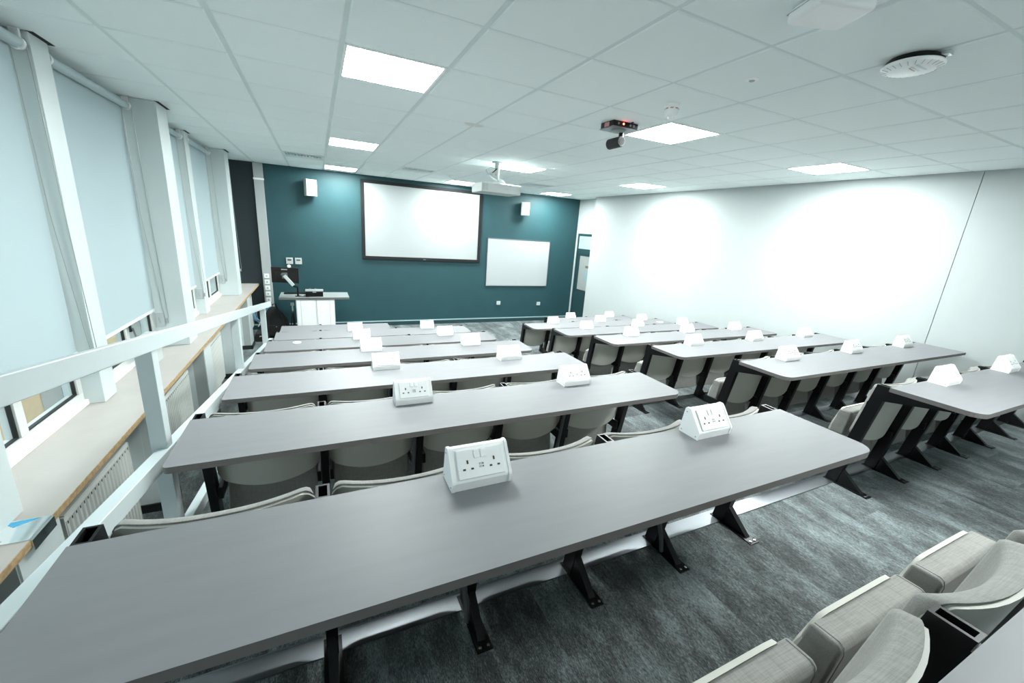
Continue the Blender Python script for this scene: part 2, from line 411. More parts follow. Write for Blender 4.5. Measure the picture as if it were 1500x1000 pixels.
# ------------------------------------------------------------------ ceiling
LIGHTS = [(c, r) for c in (0, 4, 8) for r in (0, 5, 10)] + [(4, -5)]
VENTS = [(-1, 8), (2, 8), (6, 8)]
def ceiling():
    m = MB(); mt = MB()
    x_lo, x_hi, y_lo, y_hi = -1.66, XRD+0.05, YB, YF
    zt = H + 0.006
    for c in range(-4, 12):
        for r in range(-9, 13):
            x0, y0 = GX + TS*c, GY + TS*r
            X0, X1 = max(x0, x_lo), min(x0+TS, x_hi); Y0, Y1 = max(y0, y_lo), min(y0+TS, y_hi)
            if X1 - X0 < 0.02 or Y1 - Y0 < 0.02: continue
            if (c, r) in LIGHTS or (c, r) in VENTS: continue
            g = 0.012; s = 0.007
            a0, a1 = X0 + (g if X0 == x0 else 0), X1 - (g if X1 == x0+TS else 0)
            b0, b1 = Y0 + (g*0.6 if Y0 == y0 else 0), Y1 - (g*0.6 if Y1 == y0+TS else 0)
            m.hexa([(a0+s, b0+s, H), (a1-s, b0+s, H), (a1-s, b1-s, H), (a0+s, b1-s, H),
                    (a0, b0, zt), (a1, b0, zt), (a1, b1, zt), (a0, b1, zt)])
    m.box(x_lo, y_lo, H+0.05, x_hi, y_hi, H+0.08)
    struct(m.build('ceiling', M['ceiling']))
    for c in range(-3, 12):
        x = GX + TS*c
        if x_lo < x < x_hi: mt.box(x-0.0125, y_lo, zt-0.0015, x+0.0125, y_hi, zt+0.03)
    for r in range(-8, 13):
        y = GY + TS*r
        if y_lo < y < y_hi: mt.box(x_lo, y-0.0125, zt-0.001, x_hi, y+0.0125, zt+0.03)
    struct(mt.build('ceiling_grid', M['tee']))
ceiling()

# ceiling light panels
def light_panel():
    t = thing('ceiling_light_panel', '', 'ceiling light')
    m = MB()
    for a in ((-.288,-.288,.288,-.272), (-.288,.272,.288,.288), (-.288,-.272,-.272,.272), (.272,-.272,.288,.272)):
        m.box(a[0], a[1], 0.0, a[2], a[3], 0.03)
    m.build('frame', M['pod'], t)
    m = MB(); m.box(-.272, -.272, 0.006, .272, .272, 0.012); m.build('diffuser', M['lamp'], t)
    return t
lp = light_panel(); first = True
side = {0: 'in the row nearest the windows', 4: 'in the middle row', 8: 'in the row nearest the right wall'}
dep = {-5: 'behind the camera', 0: 'nearest the camera', 5: 'second from the camera', 10: 'closest to the teal wall'}
for c, r in LIGHTS:
    o = lp if first else dup(lp); first = False
    o.location = (GX+TS*(c+.5), GY+TS*(r+.5), H-0.001)
    o['label'] = 'lit square ceiling panel %s, %s' % (side[c], dep[r]); o['group'] = 'lit ceiling panels'
# vents
def vent():
    t = thing('ceiling_vent', '', 'air vent')
    m = MB(); s = .288
    m.box(-s, -s, 0, s, -s+.06, .02); m.box(-s, s-.24, 0, s, s, .02)
    m.box(-s, -s+.06, 0, -s+.03, s-.24, .02); m.box(s-.03, -s+.06, 0, s, s-.24, .02)
    m.build('frame', M['tee'], t)
    m = MB(); m.box(-s+.03, -s+.06, .040, s-.03, s-.24, .044); m.build('backing', M['dark_slot'], t)
    for k in range(12):
        m = MB(); x = -s+.05+k*.0445
        m.hexa([(x,-s+.06,0.002),(x+.014,-s+.06,0.002),(x+.014,s-.24,0.002),(x,s-.24,0.002),(x+.002,-s+.06,.024),(x+.016,-s+.06,.024),(x+.016,s-.24,.024),(x+.002,s-.24,.024)])
        m.build('slat', M['tee'], t)
    return t
v0 = vent()
for k, ((c, r), lab) in enumerate(zip(VENTS, ['slatted ceiling vent at left, above the left wall speaker', 'slatted ceiling vent above the projection screen', 'slatted ceiling vent to the right of the projector'])):
    o = v0 if k == 0 else dup(v0)
    o.location = (GX+TS*(c+.5), GY+TS*(r+.5), H-0.001); o['label'] = lab; o['group'] = 'ceiling air vents'

# ------------------------------------------------------------------ windows, blinds, sill
PIERS = sorted(COLS + THIN)
BAYS = [(PIERS[i][1], PIERS[i+1][0]) for i in range(len(PIERS)-1)] + [(PIERS[-1][1], YF)]
def window(k, a, b):
    x = -1.535 + wl((a+b)/2)
    t = bpy.data.objects.new('window_%d' % k, None); COL.objects.link(t); t.location = (x, (a+b)/2, -1.3965); struct(t)
    h = 0.87 + 1.3965; w = (b-a)/2 + 0.001
    m = MB(); f = .055; md = .035
    m.box(-.07, -w, .035, 0, w, .035+f); m.box(-.07, -w, h-f, 0, w, h)
    m.box(-.07, -w, .035+f, 0, -w+f, h-f); m.box(-.07, w-f, .035+f, 0, w, h-f)
    m.box(-.07, -md, .035+f, 0, md, h-f)
    m.build('window_frame', M['upvc'], t, bevel=.004)
    m = MB(); m.box(-.07, -w, 0, .02, w, .036); m.build('window_board', M['pod'], t, bevel=.003)
    for y0, y1 in ((-w+f, -md), (md, w-f)):
        m = MB(); g = .009
        m.box(-.032, y0, .035+f, -.012, y1, .035+f+g); m.box(-.032, y0, h-f-g, -.012, y1, h-f)
        m.box(-.032, y0, .035+f+g, -.012, y0+g, h-f-g); m.box(-.032, y1-g, .035+f+g, -.012, y1, h-f-g)
        m.build('gasket', M['gasket'], t)
        m = MB(); m.box(-.026, y0+.001, .035+f+.001, -.02, y1-.001, h-f-.001); m.build('pane', M['glass'], t)
    return t
for k, (a, b) in enumerate(BAYS): window(k+1, a, b)
# handle on the window frame beside the second wide bay
t = thing('window_handle', 'silver lever handle on the window frame under the second blind', 'handle', (-1.529, 4.525, -1.06))
m = MB(); m.box(-.003, -.012, -.03, .012, .012, .03); m.build('rose', M['gasket'], t, bevel=.003)
m = MB(); m.tube([(.02,0,0),(.026,.012,-.05),(.028,.022,-.11)], [.009,.008,.006], 8); m.tube([(.005,0,0),(.022,0,0)], .007, 8); m.build('lever', M['alu'], t, smooth=True)

def blind(a, b, label, chain=True):
    y0, y1 = a + 0.045, b - 0.045
    xc = -1.475 + wl((a+b)/2)
    t = thing('roller_blind', label, 'blind', (xc, (y0+y1)/2, -1.01), 'roller blinds along the windows')
    w = (y1-y0)/2; zt = 1.01 + 0.835
    m = MB(); m.tube([(0, -w, zt), (0, w+.01, zt)], .031, 20); m.build('tube', M['blind_tube'], t, smooth=True)
    m = MB(); m.box(-.0295, -w, 0.01, -.0285, w, zt); m.build('fabric', M['blind'], t)
    m = MB(); m.box(-.037, -w, -.012, -.021, w, .014); m.build('bottom_bar', M['blind_tube2'], t, bevel=.004)
    for y in (-w-.014, w+.02):
        m = MB(); m.tube([(0, y-.012, zt), (0, y+.012, zt)], .037, 20)
        m.box(-.02, y-.01, zt, .02, y+.01, H+1.01-.004)
        m.build('bracket', M['pod'], t, smooth=True)
    # chain loop hanging on the far side, drawn tight to a cleat
    ye = w + .03; zb = -.085
    dx0, dx1 = .034, .075
    m = MB()
    m.tube([(-.03, ye-.012, zt), (-.02, ye-.008, zt*.5), (.035, ye+.004, zb)], .0024, 6)
    m.tube([(.034, ye, zt), (.045, ye+.002, zt*.5), (.065, ye+.005, zb)], .0024, 6)
    m.tube([(.035, ye+.004, zb), (.05, ye+.004, zb-.02), (.065, ye+.005, zb)], .0024, 6)
    m.build('chain', M['chain'], t, smooth=True)
    m = MB(); m.box(.038, ye-.005, zb-.06, .060, ye+.012, zb-.012); m.build('chain_tensioner', M['grey_plastic'], t, bevel=.004)
    return t
names = {2: None, 3: 'widest pale blue roller blind, nearest the camera at far left', 4: 'second pale blue roller blind from camera, before the first deep pillar',
         5: 'narrow third roller blind from camera, just past first deep pillar', 6: 'fourth roller blind from camera, before the last white pillar',
         7: 'last roller blind hidden behind the far pillar by the teal wall'}
for k, (a, b) in enumerate(BAYS):
    n = k + 1
    if n <= 2: continue
    blind(a, b, names[n] or '')
# sill: long board, and the stainless cover plate where two boards meet
def sill(y0, y1, label):
    t = thing('window_sill_board', label, 'window sill', (-1.33, (y0+y1)/2, -1.432))
    m = MB(); L = (y1-y0)/2
    def X(x, y): return x + wl((y0+y1)/2 + y)
    m.hexa([(X(-.19,-L), -L, 0), (X(.186,-L), -L, 0), (X(.186,L), L, 0), (X(-.19,L), L, 0), (X(-.19,-L), -L, .0345), (X(.186,-L), -L, .0345), (X(.186,L), L, .0345), (X(-.19,L), L, .0345)])
    m.build('board', M['sill'], t)
    m = MB()
    m.hexa([(X(.1855,-L), -L, 0), (X(.19,-L), -L, 0), (X(.19,L), L, 0), (X(.1855,L), L, 0), (X(.1855,-L), -L, .034), (X(.19,-L), -L, .034), (X(.19,L), L, .034), (X(.1855,L), L, .034)])
    m.build('front_edge', M['wood'], t)
    return t
sill(2.27, YF-.001, 'long cream window sill with raw wood front edge, running to the teal wall')
sill(YB+.01, 2.118, 'cream sill end at bottom left, nearer than the shiny metal plate')
t = thing('sill_cover_plate', 'shiny steel cover plate bridging the sill at far left', 'cover plate', (-1.33, 2.195, -1.43))
m = MB(); m.prism([(-.17,.036),(.165,.036),(.176,.03),(.178,-.02),(.174,-.02),(.172,.028),(.163,.0335),(-.17,.0335)], -.082, .082, 'y'); m.build('plate', M['chrome'], t, smooth=True)
m = MB(); m.prism([(.02,.072),(.135,.078),(.07,.03),(.045,.05)], .0362, .0368, 'z'); m.build('film', M['blue_film'], t)  # flat blue patch on top of the plate
m = MB(); m.lathe([(.006,0),(.006,.002),(.003,.003)], (.07,-.06,.036), 10); m.build('screw', M['steel'], t)
# white wall plates beside the blinds on the pillars' camera-facing sides
for y, lab in ((5.155, 'white plastic plate low on the first deep pillar, beside chain'), (6.73, 'white plastic plate on the slim pillar past the first deep pillar'), (8.21, 'white plastic plate low on the last white pillar')):
    t = thing('wall_plate', lab, 'wall plate', (-1.482+wl(y), y-.001, -1.12), 'white plates on the window pillars')
    m = MB(); m.box(-.035, -.014, -.07, .035, 0, .07); m.build('plate', M['projector'], t, bevel=.004)
    m = MB(); m.tube([(-.008,-.014,.03),(-.006,-.019,.0),(.002,-.016,-.03)], .004, 6); m.build('key', M['grey_plastic'], t, smooth=True)
t = thing('sill_box', 'small white box standing on the sill behind the white rail', 'box', (-1.43, 4.62, -1.397))
m = MB(); m.box(-.05, -.09, 0, .05, .09, .235); m.build('case', M['projector'], t, bevel=.006)
m = MB(); m.box(-.055, -.095, .235, .055, .095, .262); m.build('lid', M['projector'], t, bevel=.004)
# radiators
def radiator(y0, y1, label, valve=True):
    L = y1 - y0
    t = thing('radiator', label, 'radiator', (-1.30, y0, -ZF), 'radiators under the sill')
    z0, z1 = .16, .80
    m = MB(); n = int(L/.042); pts = []
    for k in range(n+1):
        y = L*k/n
        pts += [(y, 0.055 if 0 < k < n else 0.05)]
        if k < n: pts += [(y+.012, .066), (y+.030, .066)]
    prof = [(p[1], p[0]) for p in pts] + [(.04, L), (.04, 0)]
    m.prism(prof, z0+.03, z1-.03, 'z'); m.box(.04, 0, z0, .064, L, z0+.03); m.box(.04, 0, z1-.03, .064, L, z1)
    m.build('front_panel', M['radiator'], t)
    m = MB(); m.box(-.055, 0, z0, -.035, L, z1); m.build('rear_panel', M['radiator'], t)
    m = MB(); m.box(-.055, -.004, z0, .066, .004, z1); m.box(-.055, L-.004, z0, .066, L+.004, z1); m.build('end_cap', M['radiator'], t, bevel=.002)
    m = MB(); m.box(-.05, 0.01, z1, .062, L-.01, z1+.006)
    m.build('top_grille', M['radiator'], t)
    m = MB()
    for k in range(n): m.box(.0655, L*(k+.42)/n, z1-.048, .0668, L*(k+.62)/n, z1-.032)
    m.build('slots', M['dark_slot'], t)
    if valve:
        m = MB(); m.tube([(.02, L+.0, z1-.16), (.02, L+.045, z1-.16)], .012, 8); m.tube([(.02,L+.045,z1-.18),(.02,L+.045,z1-.10)], .018, 10); m.build('valve', M['pod'], t, smooth=True)
    m = MB()
    for y in (.12, L-.12): m.box(-.03, y-.015, 0, .03, y+.015, z0+.02)
    m.build('foot', M['radiator'], t)
for k, (a, b) in enumerate(BAYS):
    if k < 2: continue
    lab = {2: 'ribbed white radiator under the sill nearest the camera', 3: 'ribbed white radiator under the sill, second from the camera', 4: 'ribbed white radiator under the sill, third from the camera', 5: 'ribbed white radiator under the sill, fourth from camera', 6: 'short white radiator under the far end of the sill'}[k]
    radiator(a+.14, b-.36 if b-a > 1.2 else b-.3, lab, k < 5)

# outside
m = MB(); m.box(-30, -10, -4.6, -1.95, 40, -4.5); struct(m.build('floor_outside', M['ground']))
m = MB(); m.box(-1.735, YB, -1.52, -1.60, YF+.1, -1.425); struct(m.build('trim_20', M['ledge']))
t = thing('neighbouring_building', 'tan and olive building front seen through the window gaps', 'building', (-4.2, 10, -4.5))
m = MB(); m.box(-.3, -9, 0, 0, 1.75, 3.3); m.build('tan_wall', M['tan'], t)
m = MB(); m.box(-.3, 1.75, 0, 0, 14, 3.3); m.build('olive_wall', M['olive'], t)
m = MB(); m.box(-.01, -1.3, 1.12, .03, -.35, 3.3); m.build('grey_panel', M['ext_grey'], t)
m = MB(); m.box(-.01, 2.5, 1.55, .03, 2.85, 1.95); m.build('window_recess', M['brown'], t)

# ------------------------------------------------------------------ platform rail
def guard_rail():
    t = thing('guard_rail', 'white sloping metal guard rail between the window aisle and the desks', 'rail', (-.6, 1.93, -ZF))
    s = RISE/PITCH
    def sl(name, x0, x1, ztop, h, y0, y1):
        z = lambda y: ztop - s*(y-1.93) + ZF
        m = MB()
        m.hexa([(x0, y0-1.93, z(y0)-h), (x1, y0-1.93, z(y0)-h), (x1, y1-1.93, z(y1)-h), (x0, y1-1.93, z(y1)-h),
                (x0, y0-1.93, z(y0)), (x1, y0-1.93, z(y0)), (x1, y1-1.93, z(y1)), (x0, y1-1.93, z(y1))])
        return m.build(name, M['rail'], t, bevel=.002, seg=1)
    sl('top_rail', -.006, .015, -.349-s*(1.93-1.109), .064, -1.0, 6.02)
    sl('middle_rail', -.03, .015, -.86-s*(1.93-1.327), .062, -1.0, 5.9)
    sl('bottom_rail', -.03, .01, -1.385-s*(1.93-2.06), .06, -1.0, 5.9)
    for y in (0.17, 1.93, 3.72, 5.42):
        zt = -.349 - s*(y-1.109) + ZF - .045
        m = MB(); m.box(-.045, y-1.93-.03, 0, .0085, y-1.93+.03, zt - (0.0)); m.build('post', M['rail'], t, bevel=.003)
    # plain end piece where the rail turns down
    return t
guard_rail()

# ------------------------------------------------------------------ desks
LEAN = 0.16
def leg_parts(parent, x, zt, conduit=False, bolts=True):
    """parent's origin: (desk left end, desk far edge, tier). zt: tier-to-desk-top height."""
    key = (round(zt, 3),)
    if key not in LEGM:
        m = MB(); a = 0.0185; w = 0.007; top = zt - .004
        yb0, yb1 = LEAN*.732 + .004, LEAN*.732 + .069
        yt0, yt1 = .004, .069
        zi = top - .05
        def ring(xx, y0, y1, z): return [m.bm.verts.new((sx*xx, y, z)) for sx, y in ((-1,y0),(1,y0),(1,y1),(-1,y1))]
        yi = LEAN*.05
        r0 = ring(a, yb0, yb1, .006); r1 = ring(a, yt0, yt1, top)
        r2 = ring(a-w, yt0+w, yt1-w, top); r3 = ring(a-w, yt0+yi+w, yt1+yi-w, zi)
        for A, Bv in ((r0, r1), (r1, r2), (r2, r3)):
            for k in range(4): m.bm.faces.new([A[k], A[(k+1) % 4], Bv[(k+1) % 4], Bv[k]])
        m.bm.faces.new(r0); m.bm.faces.new(r3)
        leg = m.build('leg', M['black'])
        m = MB(); m.box(-.03, -.062, 0, .03, .192, .006)
        m.prism([(-.022, .006), (.115, .006), (.104, .105)], -.015, .015, 'x')
        foot = m.build('foot', M['black'])
        m = MB(); m.prism([(.012, zt-.0265), (-.285, zt-.0265), (-.285, zt-.036), (.02, zt-.098)], -.02, .02, 'x')
        arm = m.build('desk_arm', M['black'])
        m = MB()
        for bx, by in ((-.016, -.048), (.016, -.048)): m.lathe([(.0065, .006), (.0065, .010), (.003, .0115)], (bx, by, 0), 8)
        bolt = m.build('bolt', M['steel'])
        m = MB(); m.tube([(-.031, .012, zt-.03), (-.031, .07, .36), (-.033, .10, .15), (-.032, .075, .085), (-.03, .062, .02)], .0105, 8)
        cond = m.build('cable_conduit', M['conduit'], smooth=True)
        LEGM[key] = [o.data for o in (leg, foot, arm, bolt, cond)]
        for o in (leg, foot, arm, bolt, cond): bpy.data.objects.remove(o)
    L, F, A, Bo, Co = LEGM[key]
    def mk(name, data, par, loc=(0,0,0)):
        o = bpy.data.objects.new(name, data); COL.objects.link(o); o.parent = par; o.location = loc; return o
    leg = mk('leg', L, parent, (x, 0, 0))
    mk('foot', F, leg); mk('desk_arm', A, leg)
    if bolts: mk('bolt', Bo, leg)
    if conduit: mk('cable_conduit', Co, leg)
    return leg
LEGM = {}
def rounded_rect(x0, x1, y0, y1, rl, rr, n=6):
    pts = [(x0, y1), ]
    def arc(cx, cy, r, a0, a1):
        return [(cx + r*math.cos(a0+(a1-a0)*k/n), cy + r*math.sin(a0+(a1-a0)*k/n)) for k in range(n+1)]
    pts += arc(x0+rl, y0+rl, rl, PI, 1.5*PI)
    pts += arc(x1-rr, y0+rr, rr, 1.5*PI, 2*PI)
    pts += [(x1, y1)]
    return pts
def desk(i, x0, x1, posts, rl, rr, label, conduits=()):
    t = thing('lecture_desk', label, 'desk', (x0, yrow(i), ztier(i)), 'long grey lecture desks')
    zt = zdesk(i) - ztier(i)
    m = MB(); pts = rounded_rect(0, x1-x0, -.395, 0, rl, rr)
    m.prism(pts, zt-.026, zt-.001, 'z', 1); m.prism(pts, zt-.0012, zt, 'z', 0)
    m.build('desktop', [M['desk'], M['desk_edge']], t)
    for k, x in enumerate(posts):
        leg_parts(t, x-x0, zt, k in conduits, bolts=(i <= 1))
    return t
LP = [-.522 + .5*k for k in range(6)]
RP = [3.085 + .4895*k for k in range(7)]
LROW = {-1: None, 0: "foreground desk", 1: "second desk", 2: "third desk", 3: "fourth desk", 4: "fifth desk", 5: "sixth desk", 6: "front desk"}
RROW = {0: "nearest desk", 1: "second desk", 2: "third desk", 3: "fourth desk", 4: "fifth desk", 5: "sixth desk", 6: "front desk"}
desk(-1, LX0, LX1, LP, .02, .07, "pale grey desk edge in the bottom right corner, behind upholstered tip-up seats", (2, 4))
for i in range(7):
    lab = ["long grey foreground desk filling the bottom left, two white power boxes on it",
           "left block's second grey desk, directly beyond the foreground desk",
           "left block's third grey desk, counting away from the foreground desk",
           "left block's fourth grey desk, counting away from the foreground desk",
           "left block's fifth grey desk, with a round white disc on it",
           "left block's sixth grey desk, just behind the short front desk",
           "short grey front desk of the left block, before the white lectern"][i]
    if i == 6: desk(i, -.552, .99, LP[:4], .02, .06, lab)
    else: desk(i, LX0, LX1, LP, .02, .07, lab, (2, 4))
    lab = ["right block's nearest grey desk, cut by the right picture edge",
           "right block's second grey desk, crossing the wall seam",
           "right block's third grey desk, counting from the camera",
           "right block's fourth grey desk, counting from the camera",
           "right block's fifth grey desk, counting from the camera",
           "right block's sixth grey desk, starting left of the front desk",
           "short grey front desk of the right block, nearest the door"][i]
    if i == 6: desk(i, 4.07, RX1, RP[2:], .07, .015, lab)
    else: desk(i, RX0, RX1, RP, .07, .015, lab)

# ------------------------------------------------------------------ tip-up seats
def us(n): # denser towards the ends
    return [math.sin((k/n - .5)*PI) for k in range(n+1)]
def seat_proto():
    t = thing('tip_up_seat', '', 'seat')
    W = .2275
    def zt(u): return -.014 - (.035*((abs(u)-.86)/.14)**2 if abs(u) > .86 else 0)
    def zb(u): return -.432 + .045*u*u + (.03*((abs(u)-.86)/.14)**2 if abs(u) > .86 else 0)
    def ys(u, z): return .010 + .056*abs(u)**2.3 + LEAN*(-z)
    U = us(18); V = [k/8 for k in range(9)]
    F, K = [], []
    for u in U:
        f, k2 = [], []
        for v in V:
            z = zt(u) + (zb(u)-zt(u))*v; y = ys(u, z)
            k2.append((u*W, y, z)); f.append((u*W, y+.009, z))
        F.append(f); K.append(k2)
    m = MB(); m.sheet(F, K); m.build('backrest_shell', M['shell'], t, smooth=True, angle=50)
    # upholstered front of the back
    def dens(n, e):
        a = [0, .25*e, .55*e, e]; mid = [e + (1-2*e)*k/n for k in range(1, n)]
        return a + mid + [1-x for x in a[::-1]]
    UU = [2*x-1 for x in dens(14, .075)]; VV = dens(8, .075)
    F, K = [], []
    for u in UU:
        f, k2 = [], []
        for v in VV:
            ui = u*.985; z = zt(ui)+.006 + (zb(ui)-zt(ui)-.0)*v
            y = ys(ui, z) + .009
            d = min((1-abs(u))*W, v*.41, (1-v)*.41, .03)/.03
            th = .004 + .036*math.sqrt(max(0, 1-(1-d)**2))
            k2.append((ui*W, y, z)); f.append((ui*W, y+th, z))
        F.append(f); K.append(k2)
    m = MB(); m.sheet(F, K); m.build('backrest_cushion', M['fabric'], t, smooth=True, angle=60)
    # tipped-up seat: pad facing the back, shell outwards
    prof = [(.172,-.264),(.184,-.252),(.243,-.254),(.268,-.38),(.256,-.485),(.217,-.614),(.160,-.606),(.188,-.42)]
    m = MB(); m.prism(prof, -.208, .208, 'x')
    m.build('seat_cushion', M['fabric'], t, bevel=.012, seg=3)
    line = [(.183,-.40),(.1705,-.277),(.175,-.257),(.185,-.2515),(.238,-.2535)]
    for sx in (-.1945, .1945):
        m = MB(); m.tube([(sx, y, z) for y, z in line], .001, 5); m.build('seam', M['seam'], t)
    pr = [(.2365,-.250),(.2505,-.31),(.2595,-.38),(.2545,-.44),(.247,-.485),(.229,-.55),(.209,-.618)]
    F, K = [], []
    for u in us(14):
        drop = .055*max(0, (abs(u)-.72)/.28)**2
        f, k2 = [], []
        for j, (y, z) in enumerate(pr):
            s = 1 - j/(len(pr)-1)
            zz = z - drop*s + (drop*.6*(1-s))
            f.append((u*.2075, y+.0145, zz)); k2.append((u*.2075, y+.003, zz))
        F.append(f); K.append(k2)
    m = MB(); m.sheet(F, K); m.build('seat_shell', M['shell'], t, smooth=True, angle=50)
    for sx in (-1, 1):
        m = MB(); m.box(sx*.229-.006, .070, -.275, sx*.229+.006, .105, -.135); m.build('back_bracket', M['black'], t, bevel=.002)
        m = MB(); m.box(sx*.219-.010, .085, -.475, sx*.219+.010, .292, -.412); m.build('hinge', M['black'], t, bevel=.004)
    return t
SEAT = seat_proto(); seat_first = [True]
def place_seat(x, i, label, group, pad=True):
    if seat_first[0]: o = SEAT; kids_all = kids(SEAT); KIDS[SEAT.name] = kids_all; seat_first[0] = False
    else: o = dup(SEAT, skip=() if pad else ('seat_cushion', 'seat_shell', 'seam', 'hinge'))
    o.location = (x, yrow(i), zdesk(i)); o['label'] = label; o['group'] = group; return o
ordw = ['first', 'second', 'third', 'fourth', 'fifth', 'sixth']
for k, lab in ((2, 'leftmost of the three tip-up seats at the bottom right, cut by picture edge'), (3, 'middle of the three tip-up seats at bottom right, fully upholstered in view'), (4, 'rightmost of the three tip-up seats at the bottom right corner')):
    place_seat(LP[k]+.25, -1, lab, 'tip-up seats in the nearest row')
for i in range(6):
    for k in range(5):
        pad = not (i == 5 and k >= 3)
        lab = "grey tip-up seat %s from the window, fixed along left block's %s" % (ordw[k], LROW[i])
        if not pad: lab = "backrest without seat, %s from the window, along left block's %s" % (ordw[k], LROW[i])
        place_seat(LP[k]+.25, i, lab, "tip-up seats of the left block", pad)
    for k in range(6):
        if i == 0 and k > 3: continue
        pad = not (i == 5 and k < 2)
        lab = "grey tip-up seat %s from the aisle, fixed along right block's %s" % (ordw[k], RROW[i])
        if not pad: lab = "backrest without seat, %s from aisle, along right block's %s" % (ordw[k], RROW[i])
        place_seat(RP[k]+.245, i, lab, "tip-up seats of the right block", pad)

# ------------------------------------------------------------------ desk power boxes
def pod_proto():
    t = thing('desk_power_box', '', 'power box')
    prof = [(0,0),(-.004,.028),(-.014,.104),(-.020,.109),(-.034,.110),(-.040,.106),(-.094,.034),(-.0955,.028),(-.091,0)]
    m = MB(); m.prism(prof, -.086, .086, 'x'); m.build('body', M['pod'], t)
    prof2 = [(.0015,-.0),(-.0025,.028),(-.0125,.1055),(-.0195,.1115),(-.0348,.1125),(-.0418,.1075),(-.0963,.0345),(-.0978,.028),(-.093,0)]
    for sx in (-1, 1):
        m = MB(); m.prism(prof2, sx*.086, sx*.095, 'x'); c = m.build('end_cap', M['pod'], t)
        m = MB()
        for y, z in ((-.012,.012), (-.083,.012), (-.024,.094)):
            m.tube([(sx*.0948,y,z),(sx*.0962,y,z)], .0028, 8)
        m.build('screw', M['grey_plastic'], c)
    # sloping face frame: origin low edge, along slope
    p0 = Vector((0, -.094, .034)); p1 = Vector((0, -.040, .106))
    d = (p1-p0).normalized(); n = Vector((0, -d.z, d.y)); L = (p1-p0).length
    def P(x, s, h): q = p0 + d*s + n*h; return (x, q.y, q.z)
    def slab(mb, x0, x1, s0, s1, h0, h1, mi=0):
        mb.hexa([P(x0,s0,h0),P(x1,s0,h0),P(x1,s1,h0),P(x0,s1,h0),P(x0,s0,h1),P(x1,s0,h1),P(x1,s1,h1),P(x0,s1,h1)], mi)
    m = MB(); slab(m, -.073, .073, .003, .0865, -.001, .0055); m.build('socket_plate', M['pod'], t, bevel=.0018)
    for x in (-.0105, .0105):
        m = MB(); slab(m, x-.0085, x+.0085, .058, .082, .005, .0085); m.build('switch', M['pod'], t, bevel=.0015)
    for x in (-.042, .042):
        m = MB(); slab(m, x-.0026, x+.0026, .045, .0555, .005, .0062, 1)
        slab(m, x-.0165, x-.0085, .027, .0322, .005, .0062); slab(m, x+.0085, x+.0165, .027, .0322, .005, .0062)
        m.build('socket_outlet', [M['pod_hole'], M['brass']], t)
    for s in (.030, .038):
        m = MB(); slab(m, -.007, .007, s, s+.0046, .005, .0058); slab(m, -.0055, .0035, s+.0012, s+.0034, .0055, .0062, 1)
        m.build('usb_port', [M['pod_hole'], M['pod']], t)
    return t
POD = pod_proto(); KIDS[POD.name] = kids(POD); pod_first = True
def place_pod(x, i, label, grp):
    global pod_first
    o = POD if pod_first else dup(POD); pod_first = False
    o.location = (x, yrow(i)-.0085, zdesk(i)); o['label'] = label; o['group'] = grp
for i in range(6):
    for x, w in ((.412, 'left'), (1.412, 'right')):
        place_pod(x, i, "white power box, the %s one of two on left block's %s" % (w, LROW[i]), 'desk power boxes, left block')
for i in range(7):
    xs = [3.585, 4.575, 5.55]
    ws = ['first from the aisle', 'second from the aisle', 'third from the aisle']
    if i == 0: xs, ws = xs[:2], ws[:2]
    if i == 6: xs, ws = xs[1:], ['left one of two', 'right one of two']
    for x, w in zip(xs, ws):
        place_pod(x, i, "white power box, %s, on right block's %s" % (w, RROW[i]), 'desk power boxes, right block')
# small loose things on the desks
m = MB(); m.lathe([(.040, 0), (.042, .004), (.040, .009), (.02, .010)], (0,0,0), 24)
o = m.build('white_disc', M['pod'], smooth=True, loc=(-.255, 4.80, zdesk(4))); tag(o, "round white disc lying on left block's fifth desk", 'disc')
m = MB(); m.box(-.06, -.03, 0, .06, .03, .012)
o = m.build('white_card', M['paper'], bevel=.003, loc=(5.80, 5.60, zdesk(5))); tag(o, "small white card lying on right block's sixth desk near wall", 'card')

# ------------------------------------------------------------------ front wall things
def wall_box(x0, z0, x1, z1, d=.03): return (x0, YF-d, z0, x1, YF, z1)
t = thing('projection_screen', 'large white projection screen in black frame on the teal wall', 'projection screen', (2.255, YF, -.832))
m = MB(); w, h = 1.375, 1.66; f = .07
m.box(-w, -.045, 0, w, -.002, f); m.box(-w, -.045, h-f, w, -.002, h); m.box(-w, -.045, f, -w+f, -.002, h-f); m.box(w-f, -.045, f, w, -.002, h-f)
m.build('frame', M['velvet'], t, bevel=.006)
m = MB(); m.box(-w+.03, -.03, .03, w-.03, -.01, h-.03); m.build('screen_surface', M['screen'], t)
m = MB()
for k in range(5): m.box(-.03+k*.012, -.047, .022, -.022+k*.012, -.0445, .036)
m.build('badge', M['paper_blue'], t)
t = thing('whiteboard', 'plain white whiteboard right of the projection screen on teal wall', 'whiteboard', (4.718, YF, -1.408))
m = MB(); w, h = .893, 1.19
m.box(-w, -.02, 0, w, -.002, h); m.build('board', M['whiteboard'], t)
m = MB(); e = .014
m.box(-w-.004, -.026, -.004, w+.004, -.001, e); m.box(-w-.004, -.026, h-e, w+.004, -.001, h+.004); m.box(-w-.004, -.026, e, -w+e, -.001, h-e); m.box(w-e, -.026, e, w+.004, -.001, h-e)
m.build('frame', M['alu'], t, bevel=.003)
